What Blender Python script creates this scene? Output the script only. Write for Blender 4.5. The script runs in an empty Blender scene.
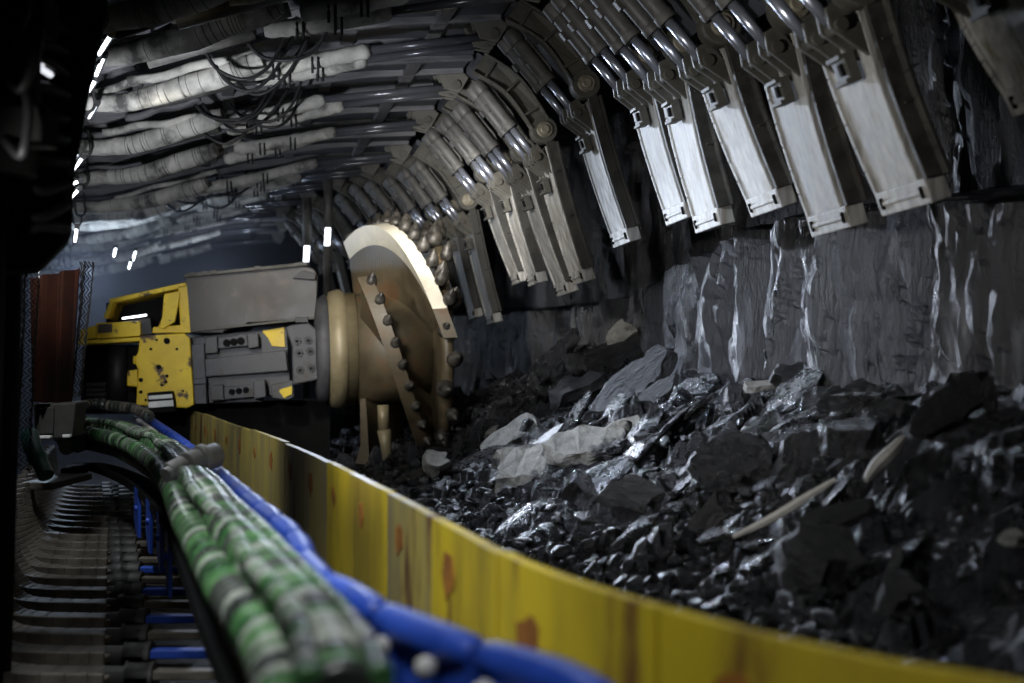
import bpy, bmesh, math, random
from mathutils import Vector, Matrix, Quaternion, noise
R = random.Random(7)
C = bpy.context.scene.collection
S = bpy.context.scene
V = Vector
F = 1422.0                 # focal length in pixels of the 1024 px wide photograph
CZ = 1.35                  # camera height above the walkway floor
PITCH = math.radians(0.95)

# ------------------------------------------------------------------ camera
cam = bpy.data.cameras.new('camera'); camo = bpy.data.objects.new('camera', cam); C.objects.link(camo)
camo.location = (0, 0, CZ); camo.rotation_euler = (math.pi/2 + PITCH, 0, 0)
cam.sensor_width = 36; cam.lens = F*36/1024
cam.clip_start = .05; cam.clip_end = 200
cam.dof.use_dof = True; cam.dof.focus_distance = 8.9; cam.dof.aperture_fstop = 1.75
S.camera = camo

def P(px, py, Y):
    """the point of the place seen at pixel (px, py) of the photograph, Y metres ahead"""
    a = (px-512)/F; b = (341.5-py)/F
    c, s = math.cos(PITCH), math.sin(PITCH)
    dy = c - b*s; dz = s + b*c
    return V((a*Y/dy, Y, CZ + dz*Y/dy))

# ------------------------------------------------------------------ materials
def nd(t, kind, **kw):
    n = t.nodes.new(kind)
    for k, v in kw.items():
        if k in n.inputs: n.inputs[k].default_value = v
        else: setattr(n, k, v)
    return n

def mat(name, col, col2=None, rough=.5, rough2=None, metal=0, scale=4, stretch=(1,1,1), bump=0, bscale=None,
        lo=.4, hi=.6, third=None, tscale=9, tlo=.56, thi=.62, spec=.5, detail=6, bdist=.02):
    m = bpy.data.materials.new(name); m.use_nodes = True
    t = m.node_tree; b = t.nodes['Principled BSDF']; L = t.links.new
    b.inputs['Metallic'].default_value = metal; b.inputs['Roughness'].default_value = rough
    b.inputs['Specular IOR Level'].default_value = spec
    tc = nd(t, 'ShaderNodeTexCoord'); mp = nd(t, 'ShaderNodeMapping'); mp.inputs['Scale'].default_value = stretch
    L(tc.outputs['Object'], mp.inputs['Vector'])
    c1 = (*col, 1); c2 = (*(col2 or col), 1)
    n = nd(t, 'ShaderNodeTexNoise', Scale=scale, Detail=detail, Roughness=.65); L(mp.outputs[0], n.inputs['Vector'])
    r = nd(t, 'ShaderNodeValToRGB'); r.color_ramp.elements[0].position = lo; r.color_ramp.elements[1].position = hi
    r.color_ramp.elements[0].color = c1; r.color_ramp.elements[1].color = c2
    L(n.outputs['Fac'], r.inputs['Fac']); out = r.outputs['Color']
    if third:
        n2 = nd(t, 'ShaderNodeTexNoise', Scale=tscale, Detail=5, Roughness=.6); L(mp.outputs[0], n2.inputs['Vector'])
        r2 = nd(t, 'ShaderNodeValToRGB'); r2.color_ramp.elements[0].position = tlo; r2.color_ramp.elements[1].position = thi
        L(n2.outputs['Fac'], r2.inputs['Fac'])
        mx = nd(t, 'ShaderNodeMix', data_type='RGBA'); L(r2.outputs['Color'], mx.inputs['Factor'])
        L(out, mx.inputs['A']); mx.inputs['B'].default_value = (*third, 1); out = mx.outputs['Result']
    L(out, b.inputs['Base Color'])
    if rough2 is not None:
        mr = nd(t, 'ShaderNodeMapRange'); mr.inputs['From Min'].default_value = lo; mr.inputs['From Max'].default_value = hi
        mr.inputs['To Min'].default_value = rough; mr.inputs['To Max'].default_value = rough2
        L(n.outputs['Fac'], mr.inputs['Value']); L(mr.outputs[0], b.inputs['Roughness'])
    if bump:
        nb = nd(t, 'ShaderNodeTexNoise', Scale=bscale or scale*3, Detail=8, Roughness=.7); L(mp.outputs[0], nb.inputs['Vector'])
        bp = nd(t, 'ShaderNodeBump', Strength=bump, Distance=bdist); L(nb.outputs['Fac'], bp.inputs['Height'])
        L(bp.outputs[0], b.inputs['Normal'])
    return m

def emit(name, col, s):
    m = bpy.data.materials.new(name); m.use_nodes = True; b = m.node_tree.nodes['Principled BSDF']
    b.inputs['Base Color'].default_value = (*col, 1)
    b.inputs['Emission Color'].default_value = (*col, 1); b.inputs['Emission Strength'].default_value = s
    return m

M = {}
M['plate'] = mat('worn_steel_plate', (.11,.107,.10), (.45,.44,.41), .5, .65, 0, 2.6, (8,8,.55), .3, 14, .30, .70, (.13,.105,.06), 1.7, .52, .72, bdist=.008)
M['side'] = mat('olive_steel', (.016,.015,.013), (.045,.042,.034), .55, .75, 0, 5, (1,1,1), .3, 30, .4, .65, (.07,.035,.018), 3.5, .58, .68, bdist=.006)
M['arm'] = mat('arm_steel', (.045,.044,.037), (.09,.087,.072), .5, .65, 0, 6, (1,1,1), .2, 30, .35, .65, (.05,.045,.035), 6, .52, .62, bdist=.006)
M['canopy'] = mat('canopy_steel', (.028,.030,.038), (.05,.053,.066), .55, .7, 0, 2, (1,1,1), .3, 20, bdist=.01)
M['girder'] = mat('girder_steel', (.045,.047,.054), (.12,.12,.125), .5, .7, 0, 3, (.6,3,3), .3, 20, bdist=.01)
M['cyl'] = mat('dusty_cylinder', (.045,.044,.042), (.095,.092,.085), .5, .65, 0, 6, (1,1,1), .15, 30, bdist=.004)
M['chrome'] = mat('chrome', (.50,.53,.62), (.52,.55,.64), .3, None, .8, 10)
M['oldchrome'] = mat('dull_chrome', (.07,.073,.085), (.08,.083,.095), .22, None, .3, 10)
M['wrap'] = mat('cloth_wrap', (.22,.217,.20), (.50,.49,.45), .75, .9, 0, 3.0, (1.2,1,1), .4, 24, .36, .62, (.06,.058,.055), 3.2, .50, .64, bdist=.006)
M['rubber'] = mat('black_rubber', (.008,.008,.009), (.015,.015,.016), .5, .65, spec=.3)
M['pin'] = mat('pin_steel', (.16,.14,.10), (.30,.27,.21), .4, .5, .3, 12)
M['yellow'] = mat('yellow_paint', (.62,.42,.012), (.78,.56,.03), .45, .6, 0, 4, (1,1,1), .2, 30, .35, .65, (.07,.035,.015), 6, .57, .63, bdist=.005)
M['spill'] = mat('worn_yellow_plate', (.36,.27,.03), (.66,.50,.015), .5, .7, 0, 2.6, (1,1,.25), .2, 25, .4, .6, (.17,.075,.02), 3.1, .60, .68, bdist=.005)
M['spillgrey'] = mat('scuffed_yellow_plate', (.30,.25,.12), (.50,.40,.09), .5, .7, 0, 3.5, (1,1,.25), .2, 25, .4, .6, (.14,.065,.025), 3.3, .58, .66, bdist=.005)
M['rust'] = mat('rust_patch', (.42,.17,.02), (.24,.09,.015), .8, None, 0, 12)
M['blue'] = mat('blue_plastic', (.014,.06,.40), (.025,.09,.55), .42, .55, 0, 5, (1,1,1), .1, 20)
M['green'] = mat('green_wrap', (.035,.12,.04), (.13,.28,.11), .26, .42, 0, 8)
M['palewrap'] = mat('pale_wrap', (.25,.28,.24), (.46,.50,.43), .26, .4, 0, 8)
M['darkwrap'] = mat('dark_wrap', (.028,.034,.03), (.07,.08,.068), .26, .42, 0, 8)
M['brownwrap'] = mat('brown_wrap', (.07,.062,.05), (.14,.125,.10), .6, .7, 0, 8)
M['cream'] = mat('polished_drum_rim', (.50,.46,.355), (.66,.61,.49), .35, .5, .1, 3, (1,1,1), .1, 20, bdist=.004)
M['drum'] = mat('drum_steel', (.050,.038,.021), (.105,.082,.046), .42, .6, .1, 3, (1,1,1), .2, 15, .35, .65, (.10,.055,.025), 3, .55, .65, bdist=.006)
M['hub'] = mat('hub_steel', (.22,.18,.10), (.30,.25,.15), .38, .5, .15, 4, (1,1,1), .12, 20, bdist=.004)
M['pick'] = mat('pick_steel', (.022,.020,.017), (.062,.056,.046), .4, .55, .3, 14)
M['grey'] = mat('grey_machine', (.045,.046,.050), (.088,.089,.096), .5, .65, 0, 4, (1,1,1), .2, 30, .4, .6, (.06,.055,.05), 6, .56, .64, bdist=.005)
M['cover'] = mat('brown_grey_cover', (.034,.030,.026), (.06,.054,.047), .45, .6, 0, 3, (1,1,1), .15, 30, .35, .65, (.09,.065,.05), 5, .56, .66, bdist=.004)
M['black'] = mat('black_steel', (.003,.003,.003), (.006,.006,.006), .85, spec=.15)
M['dark'] = mat('dark_steel', (.010,.010,.011), (.022,.021,.020), .5, .6)
M['floorplate'] = mat('muddy_floor_plate', (.05,.045,.037), (.20,.18,.15), .45, .65, 0, 4, (1,1,1), .5, 20, .38, .66, bdist=.01)
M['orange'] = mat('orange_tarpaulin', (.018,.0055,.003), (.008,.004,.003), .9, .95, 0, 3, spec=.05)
M['net'] = mat('net_wire', (.022,.02,.018), (.045,.04,.036), .5, .6, .3)
M['boxgrey'] = mat('dusty_grey_box', (.022,.021,.019), (.045,.042,.04), .7, .8, 0, 3)
M['teal'] = mat('teal_rubber', (.02,.09,.075), (.03,.13,.1), .4, .5)
M['white'] = mat('white_paint', (.72,.72,.70), (.55,.55,.53), .5, .6, 0, 6)  # white paint, also the glints on the coupling and at the cabinet foot
M['coal'] = mat('coal', (.006,.0065,.008), (.022,.023,.028), .15, .42, 0, 5, (1,1,1), 1, 22, .35, .65, (.085,.088,.10), 7, .60, .70, spec=.8, bdist=.04)  # third colour paints sparse silver glints
M['coalface'] = mat('coal_face', (.003,.0036,.0055), (.014,.0155,.023), .24, .48, 0, 3, (1,1,.25), 1, 11, .35, .65, (.14,.145,.165), 3.6, .585, .69, spec=.9, bdist=.04)  # third colour paints silvery sheen in streaks
M['fines'] = mat('fine_coal', (.007,.007,.008), (.018,.018,.020), .5, .75, 0, 8, (1,1,1), 1, 45, .35, .65, spec=.5, bdist=.03)
M['slate'] = mat('slate', (.014,.014,.016), (.05,.049,.05), .35, .6, 0, 5, (1,3,3), 1, 14, .35, .65, (.10,.10,.105), 6, .58, .68, spec=.7, bdist=.05)
M['pale'] = mat('pale_rock', (.13,.126,.115), (.34,.33,.295), .7, .85, 0, 7, (1,1,1), 1, 16, .3, .62, (.03,.03,.032), 4, .52, .62, bdist=.03)
M['splinter'] = mat('pale_splinter', (.42,.40,.36), (.56,.54,.49), .7, .8, 0, 8)
M['rockroof'] = mat('roof_rock', (.012,.012,.014), (.03,.03,.033), .7, .8, 0, 3, (1,1,1), .8, 12)
M['lamp'] = emit('lamp_tube', (.86,.92,1.0), 14)
M['lampwarm'] = emit('lamp_tube_warm', (1.0,.82,.35), 6)
M['glint'] = emit('pilot_light', (.9,.92,1.0), 1.0)  # glow in place of light glinting on the fittings
M['lampdim'] = emit('lamp_tube_dim', (.85,.9,1.0), 4)  # dim lamp tubes, and the reflection glow on the props

# ------------------------------------------------------------------ mesh builder
class MB:
    def __init__(s): s.v = []; s.f = []; s.mi = []; s.sm = []
    def add(s, vs, fs, mi=0, smooth=False):
        o = len(s.v); s.v += [V(x) for x in vs]
        for f in fs: s.f.append([o+i for i in f]); s.mi.append(mi); s.sm.append(smooth)
    def box(s, c, dims, axes=None, mi=0):
        c = V(c); ax = axes or (V((1,0,0)), V((0,1,0)), V((0,0,1)))
        h = [d/2 for d in dims]
        vs = [c + ax[0]*h[0]*i + ax[1]*h[1]*j + ax[2]*h[2]*k for i in (-1,1) for j in (-1,1) for k in (-1,1)]
        s.add(vs, [(0,1,3,2),(4,6,7,5),(0,4,5,1),(2,3,7,6),(0,2,6,4),(1,5,7,3)], mi)
    def beam(s, a, b, w, h, side=V((0,1,0)), mi=0):
        a, b = V(a), V(b); d = (b-a); L = d.length; d.normalize()
        sd = (side - d*side.dot(d)).normalized(); up = d.cross(sd)
        s.box((a+b)/2, (L, w, h), (d, sd, up), mi)
    def prism(s, pts, ext, mi=0):
        pts = [V(p) for p in pts]; n = len(pts); ext = V(ext)
        s.add(pts + [p+ext for p in pts],
              [tuple(range(n))[::-1], tuple(range(n, 2*n))] + [(i, (i+1) % n, n+(i+1) % n, n+i) for i in range(n)], mi)
    def tube(s, path, r, seg=10, mi=0, caps=True, smooth=True, mis=None, flat=None):
        path = [V(p) for p in path]; n = len(path)
        rs = r if isinstance(r, (list, tuple)) else [r]*n
        t0 = (path[1]-path[0]).normalized()
        u = t0.orthogonal().normalized() if flat is None else (flat - t0*flat.dot(t0)).normalized()
        o = len(s.v)
        for i in range(n):
            t = (path[min(i+1, n-1)] - path[max(i-1, 0)]).normalized()
            u = (u - t*u.dot(t)).normalized(); w = t.cross(u)
            for k in range(seg):
                a = 2*math.pi*k/seg
                s.v.append(path[i] + (u*math.cos(a) + w*math.sin(a))*rs[i])
        for i in range(n-1):
            for k in range(seg):
                k2 = (k+1) % seg
                s.f.append([o+i*seg+k, o+i*seg+k2, o+(i+1)*seg+k2, o+(i+1)*seg+k])
                s.mi.append(mis[i] if mis else mi); s.sm.append(smooth)
        if caps:
            s.f.append([o+k for k in range(seg)][::-1]); s.mi.append(mis[0] if mis else mi); s.sm.append(False)
            s.f.append([o+(n-1)*seg+k for k in range(seg)]); s.mi.append(mis[-1] if mis else mi); s.sm.append(False)
    def cyl(s, a, b, r, seg=14, mi=0, r2=None):
        s.tube([a, b], [r, r if r2 is None else r2], seg, mi)
    def lathe(s, c, axis, prof, seg=32, mi=0, smooth=True):
        """prof: list of (along, radius)"""
        c = V(c); axis = V(axis).normalized()
        s.tube_l(c, axis, prof, seg, mi, smooth)
    def tube_l(s, c, axis, prof, seg, mi, smooth):
        u = axis.orthogonal().normalized(); w = axis.cross(u); o = len(s.v); n = len(prof)
        for (d, r) in prof:
            for k in range(seg):
                a = 2*math.pi*k/seg; s.v.append(c + axis*d + (u*math.cos(a)+w*math.sin(a))*r)
        for i in range(n-1):
            for k in range(seg):
                k2 = (k+1) % seg
                s.f.append([o+i*seg+k, o+i*seg+k2, o+(i+1)*seg+k2, o+(i+1)*seg+k]); s.mi.append(mi); s.sm.append(smooth)
        s.f.append([o+k for k in range(seg)][::-1]); s.mi.append(mi); s.sm.append(False)
        s.f.append([o+(n-1)*seg+k for k in range(seg)]); s.mi.append(mi); s.sm.append(False)
    def build(s, name, mats, parent=None, bevel=0, loc=None, seg=2, angle=35):
        me = bpy.data.meshes.new(name)
        off = V((0,0,0))
        if parent is not None:
            p = parent
            while p is not None: off += p.location; p = p.parent
        if loc is not None: off = off + V(loc)
        me.from_pydata([v-off for v in s.v], [], s.f); me.update()
        for m in (mats if isinstance(mats, (list, tuple)) else [mats]): me.materials.append(m)
        for p, mi, sm in zip(me.polygons, s.mi, s.sm): p.material_index = mi; p.use_smooth = sm
        bm = bmesh.new(); bm.from_mesh(me); bmesh.ops.recalc_face_normals(bm, faces=bm.faces); bm.to_mesh(me); bm.free()
        o = bpy.data.objects.new(name, me); C.objects.link(o)
        if loc is not None: o.location = V(loc)
        if parent is not None: o.parent = parent
        if bevel:
            b = o.modifiers.new('bevel', 'BEVEL'); b.width = bevel; b.segments = seg; b.limit_method = 'ANGLE'; b.angle_limit = math.radians(angle)
        return o

def tag(o, label=None, cat=None, group=None, kind=None):
    if label: o['label'] = label
    if cat: o['category'] = cat
    if group: o['group'] = group
    if kind: o['kind'] = kind
    return o
def thing(name, label, cat, loc, group=None):
    o = bpy.data.objects.new(name, None); C.objects.link(o); o.location = V(loc); o.empty_display_size = .1
    return tag(o, label, cat, group)
def lerp(a, b, t): return a + (b-a)*t
def smooth(t): t = max(0, min(1, t)); return t*t*(3-2*t)
def interp(tab, x):
    if x <= tab[0][0]:
        (a, b), (c, d) = tab[0], tab[1]; return b + (d-b)*(x-a)/(c-a)
    for (a, b), (c, d) in zip(tab, tab[1:]):
        if x <= c: return b + (d-b)*(x-a)/(c-a)
    (a, b), (c, d) = tab[-2], tab[-1]; return d + (d-b)*(x-c)/(c-a)
def spline(pts, n):
    pts = [V(p) for p in pts]; out = []
    for i in range(len(pts)-1):
        p0, p1, p2, p3 = pts[max(i-1,0)], pts[i], pts[i+1], pts[min(i+2, len(pts)-1)]
        for k in range(n):
            t = k/n
            out.append(.5*((2*p1)+(-p0+p2)*t+(2*p0-5*p1+4*p2-p3)*t*t+(-p0+3*p1-3*p2+p3)*t**3))
    out.append(pts[-1]); return out
def resample(path, step):
    out = [path[0].copy()]; acc = 0
    for a, b in zip(path, path[1:]):
        L = (b-a).length; d = step-acc
        while d <= L:
            out.append(a.lerp(b, d/L)); d += step
        acc = (acc + L) % step if L > 0 else acc
    return out
NTH = ['first','second','third','fourth','fifth','sixth','seventh','eighth','ninth','tenth','eleventh','twelfth','thirteenth','fourteenth',
       'fifteenth','sixteenth','seventeenth','eighteenth','nineteenth','twentieth','twenty-first','twenty-second','twenty-third','twenty-fourth',
       'twenty-fifth','twenty-sixth','twenty-seventh','twenty-eighth','twenty-ninth','thirtieth']

# ------------------------------------------------------------------ the lines of the workings
PLATE = [(1.6,1.0),(1.90,.637),(2.02,.51),(2.34,.31),(2.91,.057),(4.9,-.455),(7.96,-1.30),(13.9,-3.2),(15,-3.55)]
def plate_x(Y): return interp(PLATE, Y)
def face_x(Y): return 2.05 - .185*(Y-6) - .75*smooth((Y-17.0)/.8)
def ridge_x(Y): return -.2 - .2*(Y-10.9)

# ------------------------------------------------------------------ setting: floor, ceiling, coal face
def grid_obj(name, us, vs, fn, m, kind='structure'):
    mb = MB(); n = len(vs)
    mb.v = [fn(u, v) for u in us for v in vs]
    for i in range(len(us)-1):
        for j in range(n-1):
            mb.f.append([i*n+j, i*n+j+1, (i+1)*n+j+1, (i+1)*n+j]); mb.mi.append(0); mb.sm.append(False)
    o = mb.build(name, m); o['kind'] = kind; return o
def frange(a, b, st): n = int(round((b-a)/st)); return [a + (b-a)*i/n for i in range(n+1)]

grid_obj('floor', frange(-13, 5, .5), frange(-2, 42, .5),
         lambda x, y: V((x, y, -.02 + .02*noise.noise(V((x*.8, y*.8, 3))))), M['fines'])
grid_obj('ceiling', frange(-14, 5, .5), frange(-1, 42, .5),
         lambda x, y: V((x, y, 4.15 - .03*(y-10)*(y > 10) + .1*noise.noise(V((x*.5, y*.5, 9))))), M['rockroof'])

def brk(Y): return CZ + interp([(3,.55),(5.4,.62),(7,.80),(9,.86),(11,.62),(13,.55),(16,.6),(40,.6)], Y)
def face_fn(y, z):
    # upright slabs and columns: cells stretched along Z, each standing out by its own amount
    wy = y + .06*noise.noise(V((y*2.5, z*1.1, 1))) + .02*noise.noise(V((y*9, z*3, 2)))
    def cells(f, g, o):
        d, p = noise.voronoi(V((wy*f, z*g + .4*noise.noise(V((y*1.1, 0, o))), o)))
        q = p[0]; rnd = noise.cell(V((q.x*7.3+.1, q.y*5.1+.1, q.z*3.7+.1))); sl = noise.cell(V((q.x*3.1+.3, q.y*8.3, q.z*2.9)))
        return d[1]-d[0], rnd, sl*(wy*f-q.x)
    e1, c1, s1 = cells(2.3, .16, 5.0); e2, c2, s2 = cells(5.6, .5, 8.0); e3, c3, s3 = cells(13, 1.6, 3.0)
    x = face_x(y) + .13*c1 + .22*s1 + .06*c2 + .09*s2 + .022*c3 + .03*s3
    x += .20*math.exp(-(e1/.05)**2) + .07*math.exp(-(e2/.06)**2)
    x += -.06*abs(noise.noise(V((y*9, z*.9, 2)))) - .04*abs(noise.noise(V((y*22, z*3, 4)))) + .05*noise.fractal(V((y*2, z*1.5, 0)), .9, 2, 4)
    hz = brk(y) + .05*noise.noise(V((y*2, 0, 7)))
    x += .75*smooth((z-hz)/.10) - .12*(z-CZ)*(z < hz)*0
    return V((x, y, z))
grid_obj('wall_right', frange(2.6, 18, .018), frange(.7, 4.2, .035), face_fn, M['coalface'])
mb = MB(); mb.box((-12.5, 18, 2), (.4, 44, 5)); mb.build('wall_left', M['rockroof'])['kind'] = 'structure'
mb = MB(); mb.box((-5, 40, 2), (20, .4, 5)); mb.build('wall_back', M['rockroof'])['kind'] = 'structure'

# ------------------------------------------------------------------ fallen coal
def heap_z(x, y):
    px, fx = plate_x(y), 2.05 - .185*(y-6)
    u = (x-px)/(fx-px)
    z = -1.0 + .87*smooth((u-.22)/.9)*1.08
    z += .30*math.exp(-((y-12.3)/1.6)**2)*smooth((u-.5)/.4)
    z += .12*math.exp(-(((x-1.75)/.5)**2 + ((y-5.6)/.8)**2))        # the mound of fines on the right
    z -= .10*smooth((4.6-y)/1.5)
    return CZ + z
def heap_fn(y, u):
    px, fx = plate_x(y)+.04, 2.05 - .185*(y-6) + .35
    x = px + (fx-px)*u
    z = heap_z(x, y)
    k = smooth(u/.35)
    mound = math.exp(-(((x-1.7)/.42)**2 + ((y-5.5)/.65)**2))
    q = V((x*3.0, y*3.0, 1)); d, p = noise.voronoi(q)
    c = noise.cell(V((p[0].x*5, p[0].y*7, 3)))
    tilt = (q.x-p[0].x)*(noise.cell(V((p[0].x*9, p[0].y*3, 1)))-.5) + (q.y-p[0].y)*(noise.cell(V((p[0].x*4, p[0].y*8, 2)))-.5)
    q2 = V((x*9, y*9, 2)); d2, p2 = noise.voronoi(q2); c2 = noise.cell(V((p2[0].x*5, p2[0].y*7, 4)))
    z += (1-.85*mound)*(.10*(c-.5)*k + .13*tilt*k + .055*(c2-.5)) + .03*noise.fractal(V((x*6, y*6, 0)), .9, 2, 3)
    return V((x, y, z))
hp = grid_obj('coal_rubble', frange(1.8, 16.5, .035), frange(0, 1, .0105), heap_fn, M['coal'], 'stuff')
tag(hp, 'bank of broken black coal sloping up to the coal face', 'rubble')

def rock_mesh(seed, cuts=9, sub=2, flat=1.0, elong=1.0):
    r = random.Random(seed); bm = bmesh.new(); bmesh.ops.create_icosphere(bm, subdivisions=sub, radius=1)
    for _ in range(cuts):
        n = V((r.gauss(0,1), r.gauss(0,1), r.gauss(0,1))).normalized(); d = r.uniform(.42, .8)
        for v in bm.verts:
            e = v.co.dot(n) - d
            if e > 0: v.co -= n*e
    for v in bm.verts:
        v.co += v.co.normalized()*.07*noise.noise(v.co*3 + V((seed*1.7, 0, 0)))
        v.co.x *= elong; v.co.z *= flat
    bmesh.ops.dissolve_limit(bm, angle_limit=math.radians(7), verts=bm.verts, edges=bm.edges)
    vs = [v.co.copy() for v in bm.verts]; bm.verts.index_update(); fs = [[v.index for v in f.verts] for f in bm.faces]; bm.free()
    return vs, fs
ROCKS = [rock_mesh(i, R.randint(8,12), 2, R.uniform(.45,.9), R.uniform(1,1.6)) for i in range(14)]
def rand_rot(r, full=True):
    return Matrix.Rotation(r.uniform(0, 6.28), 3, 'Z') @ Matrix.Rotation(r.gauss(0, .5), 3, 'X') @ Matrix.Rotation(r.gauss(0, .5), 3, 'Y')

# crumbs nobody could count
mb = MB(); r = random.Random(3)
for _ in range(2400):
    y = 3.2 + 10.5*r.random()**1.2; u = .15 + .75*r.random()**1.3
    px, fx = plate_x(y), 2.05 - .185*(y-6); x = px + (fx-px)*u
    if math.exp(-(((x-1.7)/.42)**2 + ((y-5.5)/.65)**2)) > .5: continue
    s = r.uniform(.012, .045)*(1.2 if u < .5 else .7); vs, fs = r.choice(ROCKS); m = rand_rot(r); c = V((x, y, heap_z(x, y) + s*.3 + r.uniform(-.02, .05)))
    mb.add([c + m @ (v*s) for v in vs], fs)
o = mb.build('coal_crumbs', M['coal']); tag(o, 'small crumbs of black coal strewn over the sloping bank', 'coal', kind='stuff')

# countable lumps
lump_me = []; plate_me = []
for i in range(10):
    vs, fs = rock_mesh(100+i, 9, 2, .26, R.uniform(1.6,2.4)); mb = MB(); mb.add(vs, fs); ob = mb.build('coal_lump', M['coal'] if i % 5 else M['slate']); plate_me.append(ob.data); bpy.data.objects.remove(ob)
for i, (vs, fs) in enumerate(ROCKS):
    mb = MB(); mb.add(vs, fs); ob = mb.build('coal_lump', M['coal'] if i % 4 else M['slate']); lump_me.append(ob.data); bpy.data.objects.remove(ob)
r = random.Random(11); nl = 0
while nl < 210:
    y = 3.4 + 9.8*r.random(); u = .2 + .72*r.random()
    px, fx = plate_x(y), 2.05 - .185*(y-6); x = px + (fx-px)*u
    if math.exp(-(((x-1.7)/.42)**2 + ((y-5.5)/.65)**2)) > .5: continue
    s = min(.13, .04 + .10*r.random()**2)*(1.15 if u > .55 else .8)
    flat_ = r.random() < (.75 if u > .45 else .25); s *= 1.15 if flat_ else 1
    o = bpy.data.objects.new('coal_lump', r.choice(plate_me if flat_ else lump_me)); C.objects.link(o)
    s *= min(1, .35 + y*.085); o.location = (x, y, heap_z(x, y) + s*.22)
    o.rotation_euler = (r.gauss(.35,.3), r.gauss(-.45,.3), r.gauss(.1,.5)) if flat_ else (r.gauss(0,.5), r.gauss(0,.5), r.uniform(0, 6.28)); o.scale = (s, s*r.uniform(.7,1), s*r.uniform(.6,1))
    tag(o, 'angular black coal lump lying loose on the bank of broken coal', 'coal lump', 'loose coal lumps on the bank'); nl += 1

def slab(name, label, cat, px, py, Y, L, W, T, ang, tiltx, tilty, m, seed, group=None, pts=None):
    """an irregular flat slab; ang turns it, tiltx / tilty lean it"""
    r = random.Random(seed); n = 9
    out = []
    for k in range(n):
        a = 2*math.pi*k/n + r.uniform(-.2,.2); rr = r.uniform(.62,1.1)
        ca, sa = math.cos(a), math.sin(a)
        out.append(V((L/2*rr*math.copysign(abs(ca)**.7, ca), W/2*rr*math.copysign(abs(sa)**.7, sa), 0)))
    bm = bmesh.new(); vs = [bm.verts.new(p) for p in out]; f = bm.faces.new(vs)
    e = bmesh.ops.extrude_face_region(bm, geom=[f])
    for v in [g for g in e['geom'] if isinstance(g, bmesh.types.BMVert)]:
        v.co.z += T; v.co.x *= r.uniform(.82,.98); v.co.y *= r.uniform(.82,.98)
    bmesh.ops.recalc_face_normals(bm, faces=bm.faces)
    bmesh.ops.subdivide_edges(bm, edges=bm.edges, cuts=3, use_grid_fill=True)
    bmesh.ops.triangulate(bm, faces=bm.faces)
    for v in bm.verts:
        v.co += V((noise.noise(v.co*9+V((seed,0,0))), noise.noise(v.co*9+V((0,seed,0))), noise.noise(v.co*7+V((0,0,seed)))*.8))*min(.05, T*.5)
    me = bpy.data.meshes.new(name); bm.to_mesh(me); bm.free(); me.materials.append(m)
    Yr = 3.0
    while Yr < 13.5 and P(px, py, Yr).z > heap_z(P(px, py, Yr).x, Yr) + T*.3: Yr += .03
    if Yr >= 13.4: Yr = Y
    k = Yr/Y
    for v in me.vertices: v.co *= k
    o = bpy.data.objects.new(name, me); C.objects.link(o); o.location = P(px, py, Yr) + V((0,-.03,.02))
    o.rotation_mode = 'QUATERNION'
    o.rotation_quaternion = (Matrix.Rotation(ang, 3, 'Y') @ Matrix.Rotation(tiltx, 3, 'X') @ Matrix.Rotation(tilty, 3, 'Z')).to_quaternion()
    return tag(o, label, cat, group)
D = math.radians
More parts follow.
